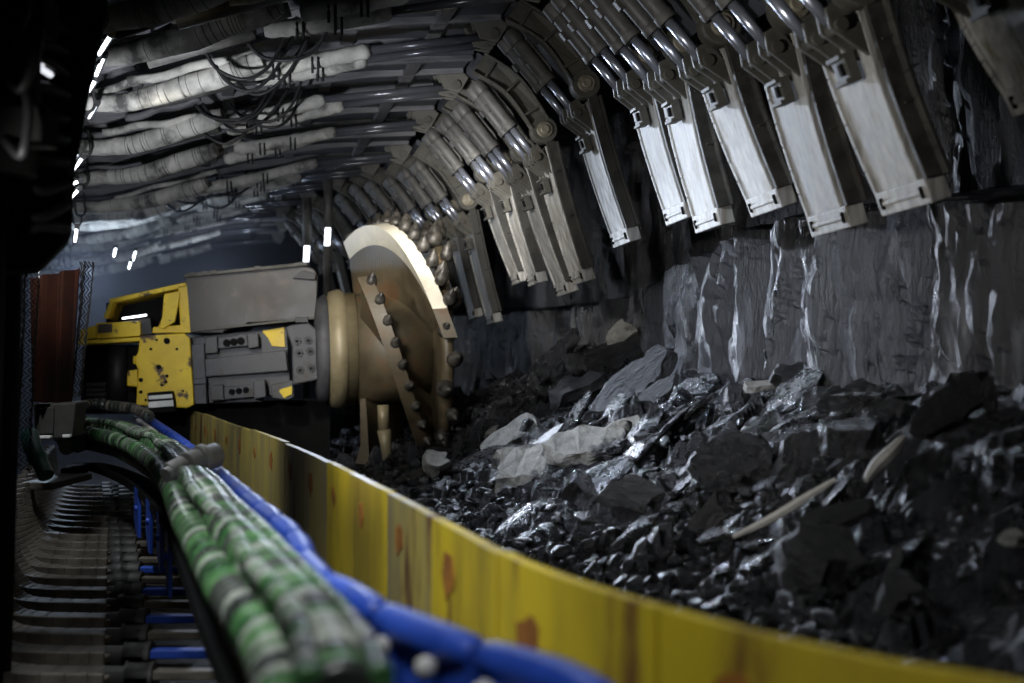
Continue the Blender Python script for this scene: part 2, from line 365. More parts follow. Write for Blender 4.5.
# ang: lean seen from the front (positive = right end down); tiltx: top face turned towards the viewer
SL = [
 ('rock_slab','pale grey rock slab, flat and rounded, largest light one below the drum','rock slab',530,474,10.3,.78,.45,.10,D(-14),D(38),0,'pale',1),
 ('rock_slab','long pale speckled rock slab to the upper right of the rounded pale one','rock slab',585,452,10.6,.75,.42,.10,D(-12),D(34),D(8),'pale',2),
 ('rock_slab','pale streaked slab leaning behind the rounded pale slab','rock slab',510,443,11.2,.62,.30,.08,D(-32),D(40),0,'pale',3),
 ('rock','small pale block at the left foot of the bank, beside the drum','rock',436,474,11.2,.28,.26,.14,D(4),D(30),0,'pale',4),
 ('rock_slab','long dark slab leaning diagonally up the middle of the bank','rock slab',632,395,10.8,.95,.34,.10,D(-38),D(48),0,'slate',5),
 ('rock_slab','pointed grey slab lying just right of the long dark diagonal slab','rock slab',658,398,10.2,.42,.18,.05,D(-42),D(50),0,'slate',6),
 ('rock_slab','grey slab with a pale patch, topmost on the bank beside the coal face','rock slab',612,362,12.0,.66,.3,.09,D(-20),D(40),0,'slate',7),
 ('rock_slab','broken grey slab below the coal face, left of the topmost one','rock slab',575,395,11.6,.5,.26,.1,D(-18),D(42),0,'slate',8),
 ('rock_slab','upright dark triangular shard in the middle of the bank','rock slab',653,428,9.6,.34,.16,.06,D(-78),D(70),0,'slate',9),
 ('rock_slab','dark flat slab with a pale flank below the upright shard','rock slab',632,503,9.0,.44,.30,.09,D(6),D(32),0,'slate',10),
 ('coal_slab','dark blue-black block touching the right end of the rounded pale slab','coal slab',577,498,9.2,.24,.24,.13,D(35),D(35),0,'coal',11),
 ('coal_slab','large shiny black slab in the middle right of the bank','coal slab',735,470,8.2,.55,.4,.12,D(-22),D(40),0,'coal',12),
 ('coal_slab','flat dark slab with a pale olive top edge, right of the middle','coal slab',846,456,7.0,.40,.30,.14,D(-2),D(12),0,'coal',13),
 ('coal_slab','square shiny block with a bright face at the foot of the central coal column','coal slab',785,380,9.2,.22,.2,.13,D(3),D(80),0,'slate',14),
 ('coal_slab','tilted glossy slab right of the bright-faced square block','coal slab',850,405,8.0,.4,.2,.08,D(-30),D(50),0,'coal',15),
 ('coal_slab','glossy slab with bright edges leaning left of the olive-edged one','coal slab',880,425,7.6,.34,.16,.07,D(-48),D(50),0,'coal',16),
 ('coal_slab','large black slab leaning against the coal face on the far right','coal slab',945,415,6.7,.5,.2,.08,D(-42),D(60),0,'fines',17),
 ('coal_slab','narrow upright slab standing beside the large leaning black one','coal slab',985,400,6.4,.22,.10,.06,D(-86),D(70),0,'slate',18),
 ('coal_slab','dark pointed boulder low at the front of the bank, blurred','coal slab',805,580,4.6,.34,.24,.14,D(28),D(35),0,'slate',19),
 ('coal_slab','grey blurred chip standing up beside the dark pointed boulder','coal slab',893,573,4.8,.16,.06,.04,D(-65),D(60),0,'slate',20),
 ('coal_slab','blurred grey lump at the lower right of the bank','coal slab',893,610,4.4,.2,.14,.09,D(-5),D(35),0,'slate',21),
 ('coal_slab','streaky pale coal slab slanting below the middle of the bank','coal slab',708,522,7.4,.30,.14,.06,D(-50),D(45),0,'slate',22),
 ('coal_slab','flat streaked slab below the long pale splinter','coal slab',830,528,6.0,.36,.13,.06,D(-14),D(35),0,'slate',23),
 ('coal_slab','flat dark slab lying at the foot of the coal wall, right of the drum','coal slab',640,348,12.2,.5,.26,.07,D(-14),D(38),0,'slate',24),
 ('coal_slab','big black plank of coal standing aslant left of the bank top','coal slab',558,365,12.6,.62,.24,.1,D(-60),D(60),0,'coal',25),
 ('coal_slab','thin upright dark shard at the top of the bank against the wall','coal slab',655,312,12.0,.52,.10,.06,D(-84),D(70),0,'slate',26),
 ('coal_slab','shattered pale grey coal block on the bank top beside the thin shard','coal slab',622,345,12.3,.34,.24,.16,D(-25),D(60),0,'pale',27),
 ('rock','small oval tan stone at the right edge of the bank','rock',1008,548,5.2,.09,.06,.04,D(0),D(30),0,'pale',28),
 ('rock_slab','thin grey slab flat at the foot of the central coal column, left','rock slab',760,392,9.2,.28,.1,.04,D(-8),D(35),0,'pale',29),
 ('rock_slab','light chip pointing up beside the small slanting grey slabs','rock slab',690,418,9.7,.22,.10,.04,D(-35),D(50),0,'pale',30),
 ('rock_slab','flat light slab under the upright triangular shard','rock slab',625,432,10.2,.34,.14,.05,D(-24),D(40),0,'pale',31),
 ('rock_slab','light chip on the bank edge near the drum','rock slab',493,437,11.6,.18,.1,.05,D(-20),D(35),0,'pale',32),
]
for (n_, lb, ct, px, py, Y, L_, W_, T_, a, tx, tz, mk, sd) in SL: slab(n_, lb, ct, px, py, Y, L_, W_, T_, a, tx, tz, M[mk], sd)
def on_heap(px, py, lift):
    Yr = 3.0
    while Yr < 13.5 and P(px, py, Yr).z > heap_z(P(px, py, Yr).x, Yr) + lift: Yr += .02
    return P(px, py, Yr)
def splinter(label, pts, Y, w):
    path = spline([on_heap(x, y, .13) for (x, y, dy) in pts], 5); n = len(path)
    mb = MB(); mb.tube(path, [w*(.35+.65*math.sin(math.pi*min(1,(i+.6)/(n+.2)))) for i in range(n)], 6, smooth=False)
    o = mb.build('rock_splinter', M['splinter'], loc=path[n//2]); tag(o, label, 'rock splinter')
splinter('long thin pale splinter lying slanted across the black bank', [(733,537,0),(770,519,.05),(805,498,.1),(836,479,.2)], 6.4, .018)
splinter('short thick pale splinter standing at the end of the olive-edged slab', [(866,480,0),(876,466,.05),(890,452,.1),(904,437,.2)], 6.6, .026)

# ------------------------------------------------------------------ face guards hanging from the canopies
# knuckle pixel, tip pixel (near lower corner), distance
FG = [((1020,-80),(1088,84),4.6),((868,-20),(938,196),5.4),((801,6),(857,221),6.2),((727,25),(786,202),7.0),((688,42),(726,220),7.7),
      ((652,54),(692,213),8.4),((590,84),(633,238),9.7),((548,130),(588,278),10.8),((527,150),(571,290),11.5),
      ((509,160),(541,280),12.2),((489,172),(523,279),12.9),((471,200),(497,320),14.0),((455,206),(478,315),14.8),((437,212),(458,302),15.6),
      ((415,214),(436,300),16.4),((397,216),(415,300),17.2),((380,224),(398,300),18.0),((352,238),(368,310),19.4),((336,242),(352,312),20.2),((322,246),(338,312),21.0)]
def face_guard(i, kp, tp, Y):
    K = P(*kp, Y); T = P(*tp, Y)
    W = .52 if Y < 9 else .52
    T = T - V((.03,0,0)) + V((0,0,.07)); K = K - V((.03,0,0))
    dv = T-K; L = dv.length; d = dv.normalized()
    al = V((-.19, 1, -.02)).normalized()                # along the row
    nrm = al.cross(d).normalized()                      # outwards from the worn face
    if nrm.x > 0: nrm = -nrm
    desc = ('nearest, cut off by the right edge' if i == 0 else NTH[i] + ' from the right edge of the row')
    root = thing('face_guard', f'grey steel face guard over the coal, {desc}', 'face guard', K, 'face guards hanging along the roof edge')
    # plate: slightly dished, tapering, from the hinge to the tip
    mb = MB(); t = .035; rows = 7
    prof = []
    for k in range(rows+1):
        s = .10*L + (L*.90)*k/rows
        bow = .014*math.sin(math.pi*k/rows)
        prof.append(K + d*s + nrm*(bow))
    vs = []
    for k, c in enumerate(prof):
        far = W*(1 - .10*(k/rows))
        vs += [c + al*.10, c + al*far, c + al*.10 - nrm*t, c + al*far - nrm*t]
    fs = []
    for k in range(rows):
        a = 4*k; b = 4*(k+1)
        fs += [(a,a+1,b+1,b),(a+2,b+2,b+3,a+3),(a,b,b+2,a+2),(a+1,a+3,b+3,b+1)]
    fs += [(0,2,3,1),(4*rows,4*rows+1,4*rows+3,4*rows+2)]
    mb.add(vs, fs)
    # raised rib strip down the far side
    for q in (.97,):
        for k in range(rows):
            mb.beam(prof[k] + al*W*q*(1-.10*k/rows) - nrm*.02, prof[k+1] + al*(W*q*(1-.10*(k+1)/rows)) - nrm*.02, .03, .06, al)
    mb.build('guard_plate', M['plate'], root, .006)
    # near side cheek plate with a turned edge
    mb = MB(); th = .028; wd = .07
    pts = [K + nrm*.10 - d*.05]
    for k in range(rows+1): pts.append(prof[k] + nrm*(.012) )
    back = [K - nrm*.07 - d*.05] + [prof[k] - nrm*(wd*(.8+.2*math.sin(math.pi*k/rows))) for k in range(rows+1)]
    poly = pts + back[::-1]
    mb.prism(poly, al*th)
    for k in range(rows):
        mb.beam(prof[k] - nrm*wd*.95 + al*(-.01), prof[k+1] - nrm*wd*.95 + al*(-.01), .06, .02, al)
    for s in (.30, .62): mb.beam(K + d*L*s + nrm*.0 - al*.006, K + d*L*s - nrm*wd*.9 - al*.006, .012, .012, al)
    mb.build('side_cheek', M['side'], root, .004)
    # tip block
    mb = MB(); c = K + d*(L+.045)
    mb.box(c + al*(W*.46) - nrm*.03, (.10, W*.84, .09), (d, al, nrm)); mb.box(c + al*W*.46 + nrm*.018 , (.02, W*.7, .012), (d, al, nrm))
    for q in (.12, .78): mb.box(c + al*W*q + nrm*.02, (.05, .018, .016), (d, al, nrm), 1)
    mb.build('tip_block', [M['plate'], M['black']], root, .008)
    # hinge pin at the knuckle
    mb = MB(); mb.cyl(K - al*.035, K + al*.10, .062, 18); mb.cyl(K - al*.05, K + al*.02, .035, 14)
    mb.build('hinge_pin', M['pin'], root, .006)
    # bent arm from the ridge to the knuckle, near side
    A0 = K + V((-.50, .05, .52)); A1 = K + V((-.24, .02, .34)); A2 = K + V((-.03, 0, .04))
    mb = MB(); path = spline([A0, A1, A2], 5); up = V((.55, 0, .75)).normalized()
    top = []; bot = []
    for k, p in enumerate(path):
        tt = (path[min(k+1,len(path)-1)] - path[max(k-1,0)]).normalized(); n2 = al.cross(tt).normalized()
        h = lerp(.085, .07, k/len(path)); top.append(p + n2*h); bot.append(p - n2*h)
    mb.prism(top + bot[::-1], al*.07)
    for k in range(len(path)-1):
        mb.beam(top[k] - al*.012, top[k+1] - al*.012, .05, .018, al); mb.beam(bot[k] - al*.012, bot[k+1] - al*.012, .05, .018, al)
    for k in (2, 5, 8):
        mb.beam(top[k] - al*.012, bot[k] - al*.012, .04, .02, al)
    mb.lathe(K + al*.0 , al, [(-.02,.10),(.09,.10)], 20)
    mb.build('bent_arm', M['arm'], root, .004)
    # two rams side by side, their chrome rods and the bracket they push
    for q in (.30, .74):
        B = K + d*(.16*L) + al*W*q + nrm*.085
        a = A0 + al*(W*q) + V((.02, 0, -.13)); e = a.lerp(B, .60)
        ax = (B-a).normalized()
        mb = MB(); mb.cyl(a, e, .052, 16); mb.cyl(e - ax*.05, e, .058, 16); mb.cyl(a - ax*.02, a + ax*.08, .06, 16)
        sd = ax.cross(al).normalized()
        mb.tube([a + ax*.1 + sd*.068, e - ax*.1 + sd*.072, e - ax*.02 + sd*.05], .011, 8)
        mb.box(a.lerp(e,.45) - sd*.055, (.06,.05,.03), (ax, al, sd))
        ram = mb.build('ram', M['cyl'], root, .003)
        mb = MB(); mb.cyl(e - ax*.01, B - ax*.03, .027, 14); mb.build('rod', M['chrome'], ram)
        mb = MB()
        tri = [B - d*.08 + nrm*.035, B - d*.0 + nrm*.045, B + d*.15 - nrm*.075, B + d*.02 - nrm*.085, B - d*.10 - nrm*.03]
        for off in (-.055, .035): mb.prism([p + al*off for p in tri], al*.022)
        mb.cyl(B - al*.075, B + al*.075, .03, 14)
        mb.build('ram_bracket', M['arm'], root, .004)
    # small latch box on the face
    mb = MB(); c = K + d*(.36*L) + al*W*.46 + nrm*.055
    mb.box(c, (.12,.12,.05), (d, al, nrm)); mb.box(c - d*.05 + nrm*.03, (.02,.12,.03), (d, al, nrm)); mb.box(c + d*.05 + nrm*.03, (.02,.12,.03), (d, al, nrm))
    mb.box(c + nrm*.03 - al*.02, (.05,.03,.02), (d, al, nrm), 1)
    mb.build('latch_box', [M['arm'], M['black']], root, .004)
    # roof plate of the extension between ridge and knuckle
    mb = MB(); mb.prism([A0 + al*.07 + V((0,0,.10)), A1 + al*.07 + V((.03,0,.12)), A2 + al*.07 + V((.08,0,.10)), A2 + al*.07 + V((.08,0,.06)), A1 + al*.07 + V((.02,0,.07)), A0 + al*.07 + V((0,0,.05))], al*(W+.05))
    mb.build('extension_plate', M['canopy'], root)
    return K, A0
RIDGE = []
for i, (kp, tp, Y) in enumerate(FG):
    K, A0 = face_guard(i, kp, tp, Y); RIDGE.append((Y, A0.x, A0.z))
RX = [(y, x) for y, x, z in RIDGE]; RZ = [(y, z) for y, x, z in RIDGE]
def sm_ridge(tab, Y): return sum(interp(tab, Y + d) for d in (-.9,-.45,0,.45,.9))/5

# ------------------------------------------------------------------ roof supports
def roof_support(k, Y, HW):
    r = random.Random(40+k)
    rx = sm_ridge(RX, Y) if Y < 21 else sm_ridge(RX, 20.5) - .2*(Y-20.5)
    rz = sm_ridge(RZ, Y) if Y < 21 else sm_ridge(RZ, 20.5) - .02*(Y-20.5)
    lx = -2.9 - .33*(Y-8) ; span = rx - lx
    al = V((-.19, 1, 0)).normalized()
    drop = .13
    def pt(t, dy=0, dz=0):                            # t: 0 at the ridge, 1 at the left end
        q = span*t
        dz0 = .03*min(q, 1.3) + .24*min(max(q-1.3, 0), 1.3) + .10*max(q-2.6, 0)
        return V((rx - q, Y, rz - dz0)) + al*dy + V((0, 0, dz))
    root = thing('roof_support', f'hydraulic roof support canopy with cloth-wrapped rams, {NTH[k]} from the near end', 'roof support', (lx, Y, 0), 'roof supports along the face')
    mb = MB()
    ts = [0,.2,.4,.5,.6,.7,.8,.9,1.0,1.15]; mb.prism([pt(t,-HW,.10) for t in ts] + [pt(t,-HW,.26) for t in ts[::-1]], al*2*HW)
    mb.build('canopy', M['canopy'], root)
    mb = MB()
    for dy, w in ((-HW+.03,.06), (-.10,.05), (HW-.10,.06)):
        lowr = [(1.1,.03),(.9,-.03),(.78,-.05),(.62,.02),(.45,.04),(.2,.05),(.0,.06)]
        mb.prism([pt(t,dy,.11) for t in ts] + [pt(t,dy,z) for t, z in lowr], al*w)
    for t in (.12, .30, .52, .75, .95): mb.beam(pt(t,-HW+.05,.08), pt(t,HW-.05,.08), .10, .05, V((1,0,0)))
    mb.build('girders', M['girder'], root, .008)
    # fat sleeve: square-shouldered, cloth wrapped, sagging slightly
    j = r.uniform(-.05,.05)
    t0, t1 = .52 + r.uniform(-.04,.03), .99
    path = [pt(lerp(t0, t1, q/16), -.36 + .12*math.sin(q/16*2.4) + j, -.14 - .05*math.sin(q/16*math.pi*1.1) - .02*noise.noise(V((q*.5,k,0)))) for q in range(17)]
    rad = [.06]+[.080]*5 + [lerp(.077,.036,q/11) for q in range(11)]
    rad = [a*(1+.05*noise.noise(V((q*1.3, k*3.1, 5)))) for q, a in enumerate(rad)]
    fine = []; fr = []
    for q in range(16):
        for z in range(5):
            f = z/5; fine.append(path[q].lerp(path[q+1], f)); fr.append(lerp(rad[q], rad[q+1], f)*(1 + .02*r.uniform(-1,1)))
    fine.append(path[-1]); fr.append(rad[-1])
    fin2 = []; fr2 = []; mi2 = []
    for q in range(len(fine)-1):
        fin2.append(fine[q]); fr2.append(fr[q]); mi2.append(0)
        if q < 40 and r.random() < .3: fin2.append(fine[q].lerp(fine[q+1], .82)); fr2.append(fr[q]*.985); mi2.append(1)
    fin2.append(fine[-1]); fr2.append(fr[-1]); mi2.append(0)
    mb = MB(); mb.tube(fin2, fr2, 14, mis=mi2); mb.build('wrapped_sleeve', [M['wrap'], M['rubber']], root)
    # two thinner wrapped rams with rods to the ridge
    for w, dy in enumerate((-.02, .36)):
        ta = .50 + r.uniform(-.05,.05); tb = .25 + r.uniform(-.04,.06)
        a = pt(ta, dy + r.uniform(-.05,.05), -.12 + r.uniform(-.03,.02)); b = pt(tb, dy, -.09 + r.uniform(-.02,.02)); e = pt(.015, dy*.7, -.03)
        n = 24; pth = [a.lerp(b, q/n) + V((0,0,-.012*math.sin(math.pi*q/n))) for q in range(n+1)]
        rr = [.056*(1+.09*r.uniform(-1,1))*(.7 if q in (0,n) else 1) for q in range(n+1)]
        mb = MB(); mb.tube(pth, rr, 12); ram = mb.build('wrapped_ram', M['wrap'], root)
        mb = MB(); mb.cyl(b, e, .030, 16); mb.build('rod', M['oldchrome'], ram)
        mb = MB(); mb.cyl(pt(ta+.02,dy,-.10), pt(ta+.22,dy-.02,-.13), .045, 12); mb.build('ram_tail', M['cyl'], root)
        for f in (.25, .55):
            for dx_ in (0, .04): mb = MB(); c = a.lerp(b, f) + V((dx_,0,0)); mb.tube([c + V((.0,0,.05)), c + V((.012,-.055,0)), c + V((.01,-.03,-.10))], .010, 6); mb.build('tie', M['rubber'], ram)
        mb = MB()
        tri = [e + V((-.10,0,-.03)), e + V((.03,0,-.06)), e + V((.10,0,.06)), e + V((.0,0,.16)), e + V((-.16,0,.14))]
        for off in (-.06, .04): mb.prism([p + al*off for p in tri], al*.02)
        mb.cyl(e - al*.085, e + al*.07, .036, 14)
        mb.build('clevis', M['arm'], root, .004)
    # extra lean pipes, lit strips of lagging
    for q in range(4):
        ta = r.uniform(.45,.75); tb = ta + r.uniform(.15,.35); dy = r.uniform(-HW+.05,HW)
        mb = MB(); a = pt(ta,dy,-.05-.08*r.random()); b = pt(min(tb,1.05),dy+r.uniform(-.06,.06),-.06-.08*r.random())
        n = 10; mb.tube([a.lerp(b,z/n) + V((0,0,.012*math.sin(z*1.1+q))) for z in range(n+1)], r.uniform(.016,.034), 10)
        mb.build('lagged_pipe', M['wrap'] if q % 2 else M['girder'], root)
    # hose loops where the rams meet
    if k in (2, 3, 6):
        cx = .46
        for q in range(6):
            dy = r.uniform(-.5,.1); s0 = r.uniform(-.06,.06)
            a = pt(cx+s0-.07,dy,-.02); b = pt(cx+s0+.09,dy+r.uniform(-.2,.2),-.02); m_ = a.lerp(b,.5) + V((r.uniform(-.08,.08), -.05, -r.uniform(.14,.34)))
            mb = MB(); mb.tube(spline([a, a.lerp(m_,.6)+V((.05,0,-.03)), m_, b.lerp(m_,.5)+V((-.04,0,-.04)), b], 6), .013, 8)
            mb.build('hose_loop', M['rubber'], root)
    # hanger with a ring at the left
    for q in range(2):
        t = .86 + .05*q; dy = -.55+.5*q
        mb = MB(); c = pt(t,dy,-.12); mb.box(c, (.03,.04,.26)); mb.box(c+V((.07,0,.02)), (.03,.04,.2)); mb.box(c + V((.03,0,.1)), (.12,.06,.05))
        ring = [c + V((.14 + .05*math.cos(a), 0, -.10 + .06*math.sin(a))) for a in [math.pi + math.pi*z/8 for z in range(9)]]
        mb.tube(ring, .012, 8); mb.tube([ring[0], c + V((.08,0,.0))], .012, 8); mb.tube([ring[-1], c + V((.16,0,.05))], .012, 8)
        mb.build('hanger', M['dark'], root, .004)
    return root, pt
SUP = []
for k, (Y, HW) in enumerate(((7.2,.66),(8.6,.66),(10.1,.66),(11.5,.62),(12.9,.66),(14.5,.72),(16.1,.74),(17.7,.74),(19.3,.74),(20.9,.74),(22.6,.8),(24.4,.8))):
    SUP.append(roof_support(k, Y, HW))

# ------------------------------------------------------------------ shearer
root = thing('coal_shearer', 'yellow and grey coal shearer with a big cream cutting drum', 'shearer', P(250, 420, 13) - V((0,0,0)))
Y0 = 12.7
def pxpoly(pts, Y): return [P(x, y, Y) for x, y in pts]
def plate_px(mb, pts, Y, depth, mi=0): mb.prism(pxpoly(pts, Y), V((-.15*depth*1.0, depth, 0)), mi)
# cover
mb = MB(); plate_px(mb, [(185,277),(305,265),(314,269),(318,276),(316,319),(248,323),(243,327),(228,329),(222,333),(190,333)], Y0, 1.6)
cover = mb.build('cover', M['cover'], root, .01)
mb = MB(); mb.beam(P(184,276,Y0-.03), P(308,264,Y0-.03), .08, .03, V((0,1,0)))
for x in (192,205,214,258,300): mb.box(P(x, 274-(x-192)*.094, Y0-.05), (.06,.05,.03))
mb.beam(P(191,331,Y0-.02), P(317,318,Y0-.02), .05, .02)
mb.build('cover_rim', M['arm'], cover, .004)
mb = MB(); mb.prism(pxpoly([(292,278),(303,270),(316,274),(315,280)], Y0-.06), V((0,.07,0))); mb.build('lug', M['dark'], cover, .005); mb = MB(); mb.box(P(302,320,Y0-.03), (.12,.05,.05))
mb.build('lug', M['dark'], cover, .005)
# yellow hood
mb = MB()
plate_px(mb, [(110,303),(109,299),(186,282),(187,287)], Y0, 1.0)
plate_px(mb, [(178,286),(188,284),(191,333),(152,333),(153,327),(180,325)], Y0, .25)
plate_px(mb, [(110,301),(114,301),(108,318),(103,318)], Y0, .9)
plate_px(mb, [(164,294),(178,291),(180,294),(175,322),(163,329),(158,327),(162,318)], Y0-.05, .06)
hood = mb.build('hood', M['yellow'], root, .008)
mb = MB(); plate_px(mb, [(106,303),(184,288),(188,331),(106,333)], Y0+.7, .2); mb.build('hood_recess', M['black'], root)  # black sheet for the shade inside the hollow hood
mb = MB(); mb.beam(P(122,318.5,Y0+.05), P(147,315,Y0+.05), .018, .018); lampb = mb.build('work_lamp', M['lampdim'], root, .01); lampb['label'] = 'small white work lamp'
mb = MB(); plate_px(mb, [(118,322),(150,318),(152,334),(120,335)], Y0+.1, .3); mb.build('lamp_bracket', M['dark'], root)
# left step with grille
mb = MB(); plate_px(mb, [(80,330),(96,325),(96,338),(80,341)], Y0-.05, .7); plate_px(mb, [(96,323),(140,321),(141,336),(96,339)], Y0, .7)
plate_px(mb, [(78,341),(141,337),(141,341),(78,345)], Y0-.08, .8)
step = mb.build('side_step', M['yellow'], root, .008)
mb = MB()
plate_px(mb, [(98,324.5),(112,323.5),(112,332),(98,333)], Y0-.02, .03)
for x in range(99, 112, 2): mb.box(P(x+.5, 328.3, Y0-.03), (.006,.02,.075))
for y in (326,328,330): mb.beam(P(98,y,Y0-.035), P(112,y-1,Y0-.035), .015, .006)
mb.build('grille', M['brownwrap'], step)
# yellow gearbox block
mb = MB(); plate_px(mb, [(140,336),(184,333),(190,338),(194,405),(187,408),(136,405),(138,370),(134,360),(138,352)], Y0-.1, 1.5)
plate_px(mb, [(127,371),(137,369),(138,387),(127,386)], Y0, .5); plate_px(mb, [(133,356),(139,356),(139,364),(133,364)], Y0, .3)
gear = mb.build('gearbox', M['yellow'], root, .012)
mb = MB()
r = random.Random(5)
for x, y, s in ((167,341,.028),(159,367,.022),(141,380,.02),(167,376,.014),(166,382,.014),(162,385,.012),(177,349,.012),(151,349,.012),(146,400,.012),(183,391,.012),(141,392,.016),(157,340,.01)):
    mb = MB(); c = P(x, y, Y0-.1); mb.cyl(c + V((0,-.012,0)), c + V((0,.02,0)), s, 12); mb.build('bolt_hole', M['black'], gear)
mb = MB(); plate_px(mb, [(147,393),(172,391),(175,412),(149,413)], Y0-.3, .2); cb = mb.build('cable_clamp', M['black'], root, .01)
mb = MB(); plate_px(mb, [(148,396),(172,394),(172.5,398),(148.5,399.5)], Y0-.315, .02); plate_px(mb, [(148,402),(173,400),(173.5,406),(148.5,408)], Y0-.315, .02); mb.build('clamp_band', M['white'], cb, .004)
# grey body
mb = MB(); plate_px(mb, [(190,338),(222,334),(287,327),(288,345),(291,394),(262,397),(262,402),(192,404)], Y0+.12, 1.5)
body = mb.build('machine_body', M['grey'], root, .012)
mb = MB()
plate_px(mb, [(188,345),(204,343),(207,404),(190,404)], Y0-.02, .15)
plate_px(mb, [(205,337),(217,336),(218,353),(205,354)], Y0, .15); plate_px(mb, [(218,337),(247,334),(248,346),(218,349)], Y0+.02, .12); plate_px(mb, [(247,334),(258,333),(259,347),(248,349)], Y0, .15)
plate_px(mb, [(204,359),(286,350),(288,371),(205,377)], Y0+.02, .12); plate_px(mb, [(190,379),(206,378),(206,384),(190,385)], Y0-.05, .08)
plate_px(mb, [(210,386),(223,384),(224,400),(211,401)], Y0-.03, .15); plate_px(mb, [(223,387),(254,384),(254,397),(224,400)], Y0+.02, .1); plate_px(mb, [(253,381),(265,379),(266,397),(254,399)], Y0-.03, .15)
plate_px(mb, [(270,385),(293,380),(294,397),(288,400),(272,398)], Y0+.02, .1)
mb.build('casing_block', M['grey'], body, .01)
mb = MB()
for x, y in ((227,343),(234,342),(241,341)):
    mb = MB(); c = P(x,y,Y0+.02); mb.cyl(c + V((0,-.012,0)), c + V((0,.02,0)), .034, 14); mb.build('socket', M['black'], body)
for x, y in ((232,392),(239,391),(246,390)):
    mb = MB(); c = P(x,y,Y0+.02); mb.cyl(c + V((0,-.012,0)), c + V((0,.02,0)), .028, 14); mb.build('socket', M['black'], body)
mb = MB(); plate_px(mb, [(262,331),(284,327),(285,347),(272,346),(268,338)], Y0+.1, .05); mb.build('yellow_patch', M['yellow'], body); mb = MB(); plate_px(mb, [(278,390),(292,386),(292,394),(284,398)], Y0+.0, .03)
mb.build('yellow_patch', M['yellow'], body)
mb = MB(); plate_px(mb, [(285,328),(290,325),(309,323),(318,331),(319,379),(313,381),(293,385),(292,347)], Y0-.15, .6)
fl = mb.build('bolted_flange', M['grey'], root, .015)
mb = MB()
for x, y in ((297,341),(308,340),(299,353),(310,351),(300,370),(311,368)):
    mb = MB(); c = P(x,y,Y0-.15); mb.cyl(c + V((0,-.015,0)), c + V((0,.02,0)), .036, 14); mb.cyl(c + V((.005,-.02,-.005)), c + V((0,0,0)), .016, 8); mb.build('bolt', M['dark'], fl)
mb = MB(); plate_px(mb, [(82,346),(138,344),(138,414),(80,414)], Y0+.5, .6); hb = mb.build('haulage_box', M['black'], root, .02)  # black block added to darken the gap behind post and slats
mb = MB(); mb.tube([P(117,346,Y0+.4), P(117,402,Y0+.4)], .09, 16); mb.build('post', M['dark'], hb)
for q in range(5): mb = MB(); plate_px(mb, [(86,383+5*q),(106,382.5+5*q),(106,386.5+5*q),(86,387+5*q)], Y0+.35+.02*(q % 2), .2); mb.build('slat', M['boxgrey'], hb, .006)
mb = MB(); plate_px(mb, [(150,408),(330,400),(330,470),(150,470)], Y0+.5, 1.0); mb.build('underframe', M['black'], root)  # black block in place of the shaded void under the machine

# cutting drum
DC = P(402, 348, 13.0)
ax = V((math.cos(D(11)), math.sin(D(11)), .02)).normalized(); near = V((ax.y, -ax.x, 0)).normalized(); upv = near.cross(ax)*-1
if upv.z < 0: upv = -upv
def dp(s, th, rr): return DC + ax*s + upv*(rr*math.cos(th)) + near*(rr*math.sin(th))
def cylp(mb, prof, mi=0, seg=40): mb.lathe(DC, ax, prof, seg, mi)
mb = MB(); cylp(mb, [(-.74,.36),(-.73,.42),(-.69,.45),(-.66,.52),(-.60,.54),(-.54,.54),(-.53,.51),(-.44,.51)], 0, 48)
drum = mb.build('cutting_drum', M['hub'], root); mbc = MB(); cylp(mbc, [(-.44,.5),(.24,.49)], 0, 48); mbc.build('core', M['drum'], drum); drum['label'] = 'cream spiral cutting drum with conical picks'
mb = MB(); cylp(mb, [(-.80,.34),(-.78,.46),(-.70,.50),(-.67,.44)], 0, 40); mb.build('arm_collar', M['grey'], root)
RO = 1.14
SP = .56/D(90); SR = .70
def vane(th0, th1, s0, cream=True):
    n = 44; mb = MB(); o = 0; t = .05
    vs = []
    for i in range(n+1):
        th = lerp(th0, th1, i/n); s = s0 + SP*(th-th0)
        vs += [dp(s, th, .48), dp(s-.02, th, RO-.20), dp(s-.07, th, RO-.02), dp(s+.05, th, RO), dp(s+t, th, RO-.2), dp(s+t, th, .48)]
    fs = []; mi = []
    for i in range(n):
        a, b = 6*i, 6*i+6
        for k in range(6):
            k2 = (k+1) % 6; mb.f.append([a+k, a+k2, b+k2, b+k]); mb.mi.append(1 if k in (1,2) and cream and i < n*.88 else 0); mb.sm.append(False)
    mb.v = vs; mb.f.append([0,1,2,3,4,5]); mb.mi.append(0); mb.sm.append(False); mb.f.append([6*n+k for k in range(6)]); mb.mi.append(0); mb.sm.append(False)
    mb.build('spiral_vane', [M['drum'], M['cream']], drum)
def pick(s, th, rr, lean=.5, sz=1.0):
    c = dp(s, th, rr-.04); rad = upv*math.cos(th) + near*math.sin(th); tan = -upv*math.sin(th) + near*math.cos(th)
    d = (rad*1.0 - tan*lean*.6 + ax*.12).normalized()
    mb = MB(); L = .19*sz
    mb.tube([c, c+d*L*.18, c+d*L*.5, c+d*L*.55, c+d*L*.72, c+d*L*.78, c+d*L*1.0], [.060*sz,.066*sz,.060*sz,.044*sz,.040*sz,.026*sz,.006*sz], 12)
    mb.build('pick', M['pick'], drum)
T0 = D(-26)
for lag, s0 in ((0,-.41),(84,-.41),(180,-.41),(264,-.41)):
    a = T0 + D(lag); vane(a, a + SR/SP, s0, lag == 0)
    for i in range(11 if lag == 0 else 12):
        th = a + (SR/SP)*(i+.3)/12; pick(s0 + SP*(th-a) + (.09 if lag == 0 else .03), th, RO + (.02 if lag == 0 else -.01), .6, .88 if lag == 0 else .72)
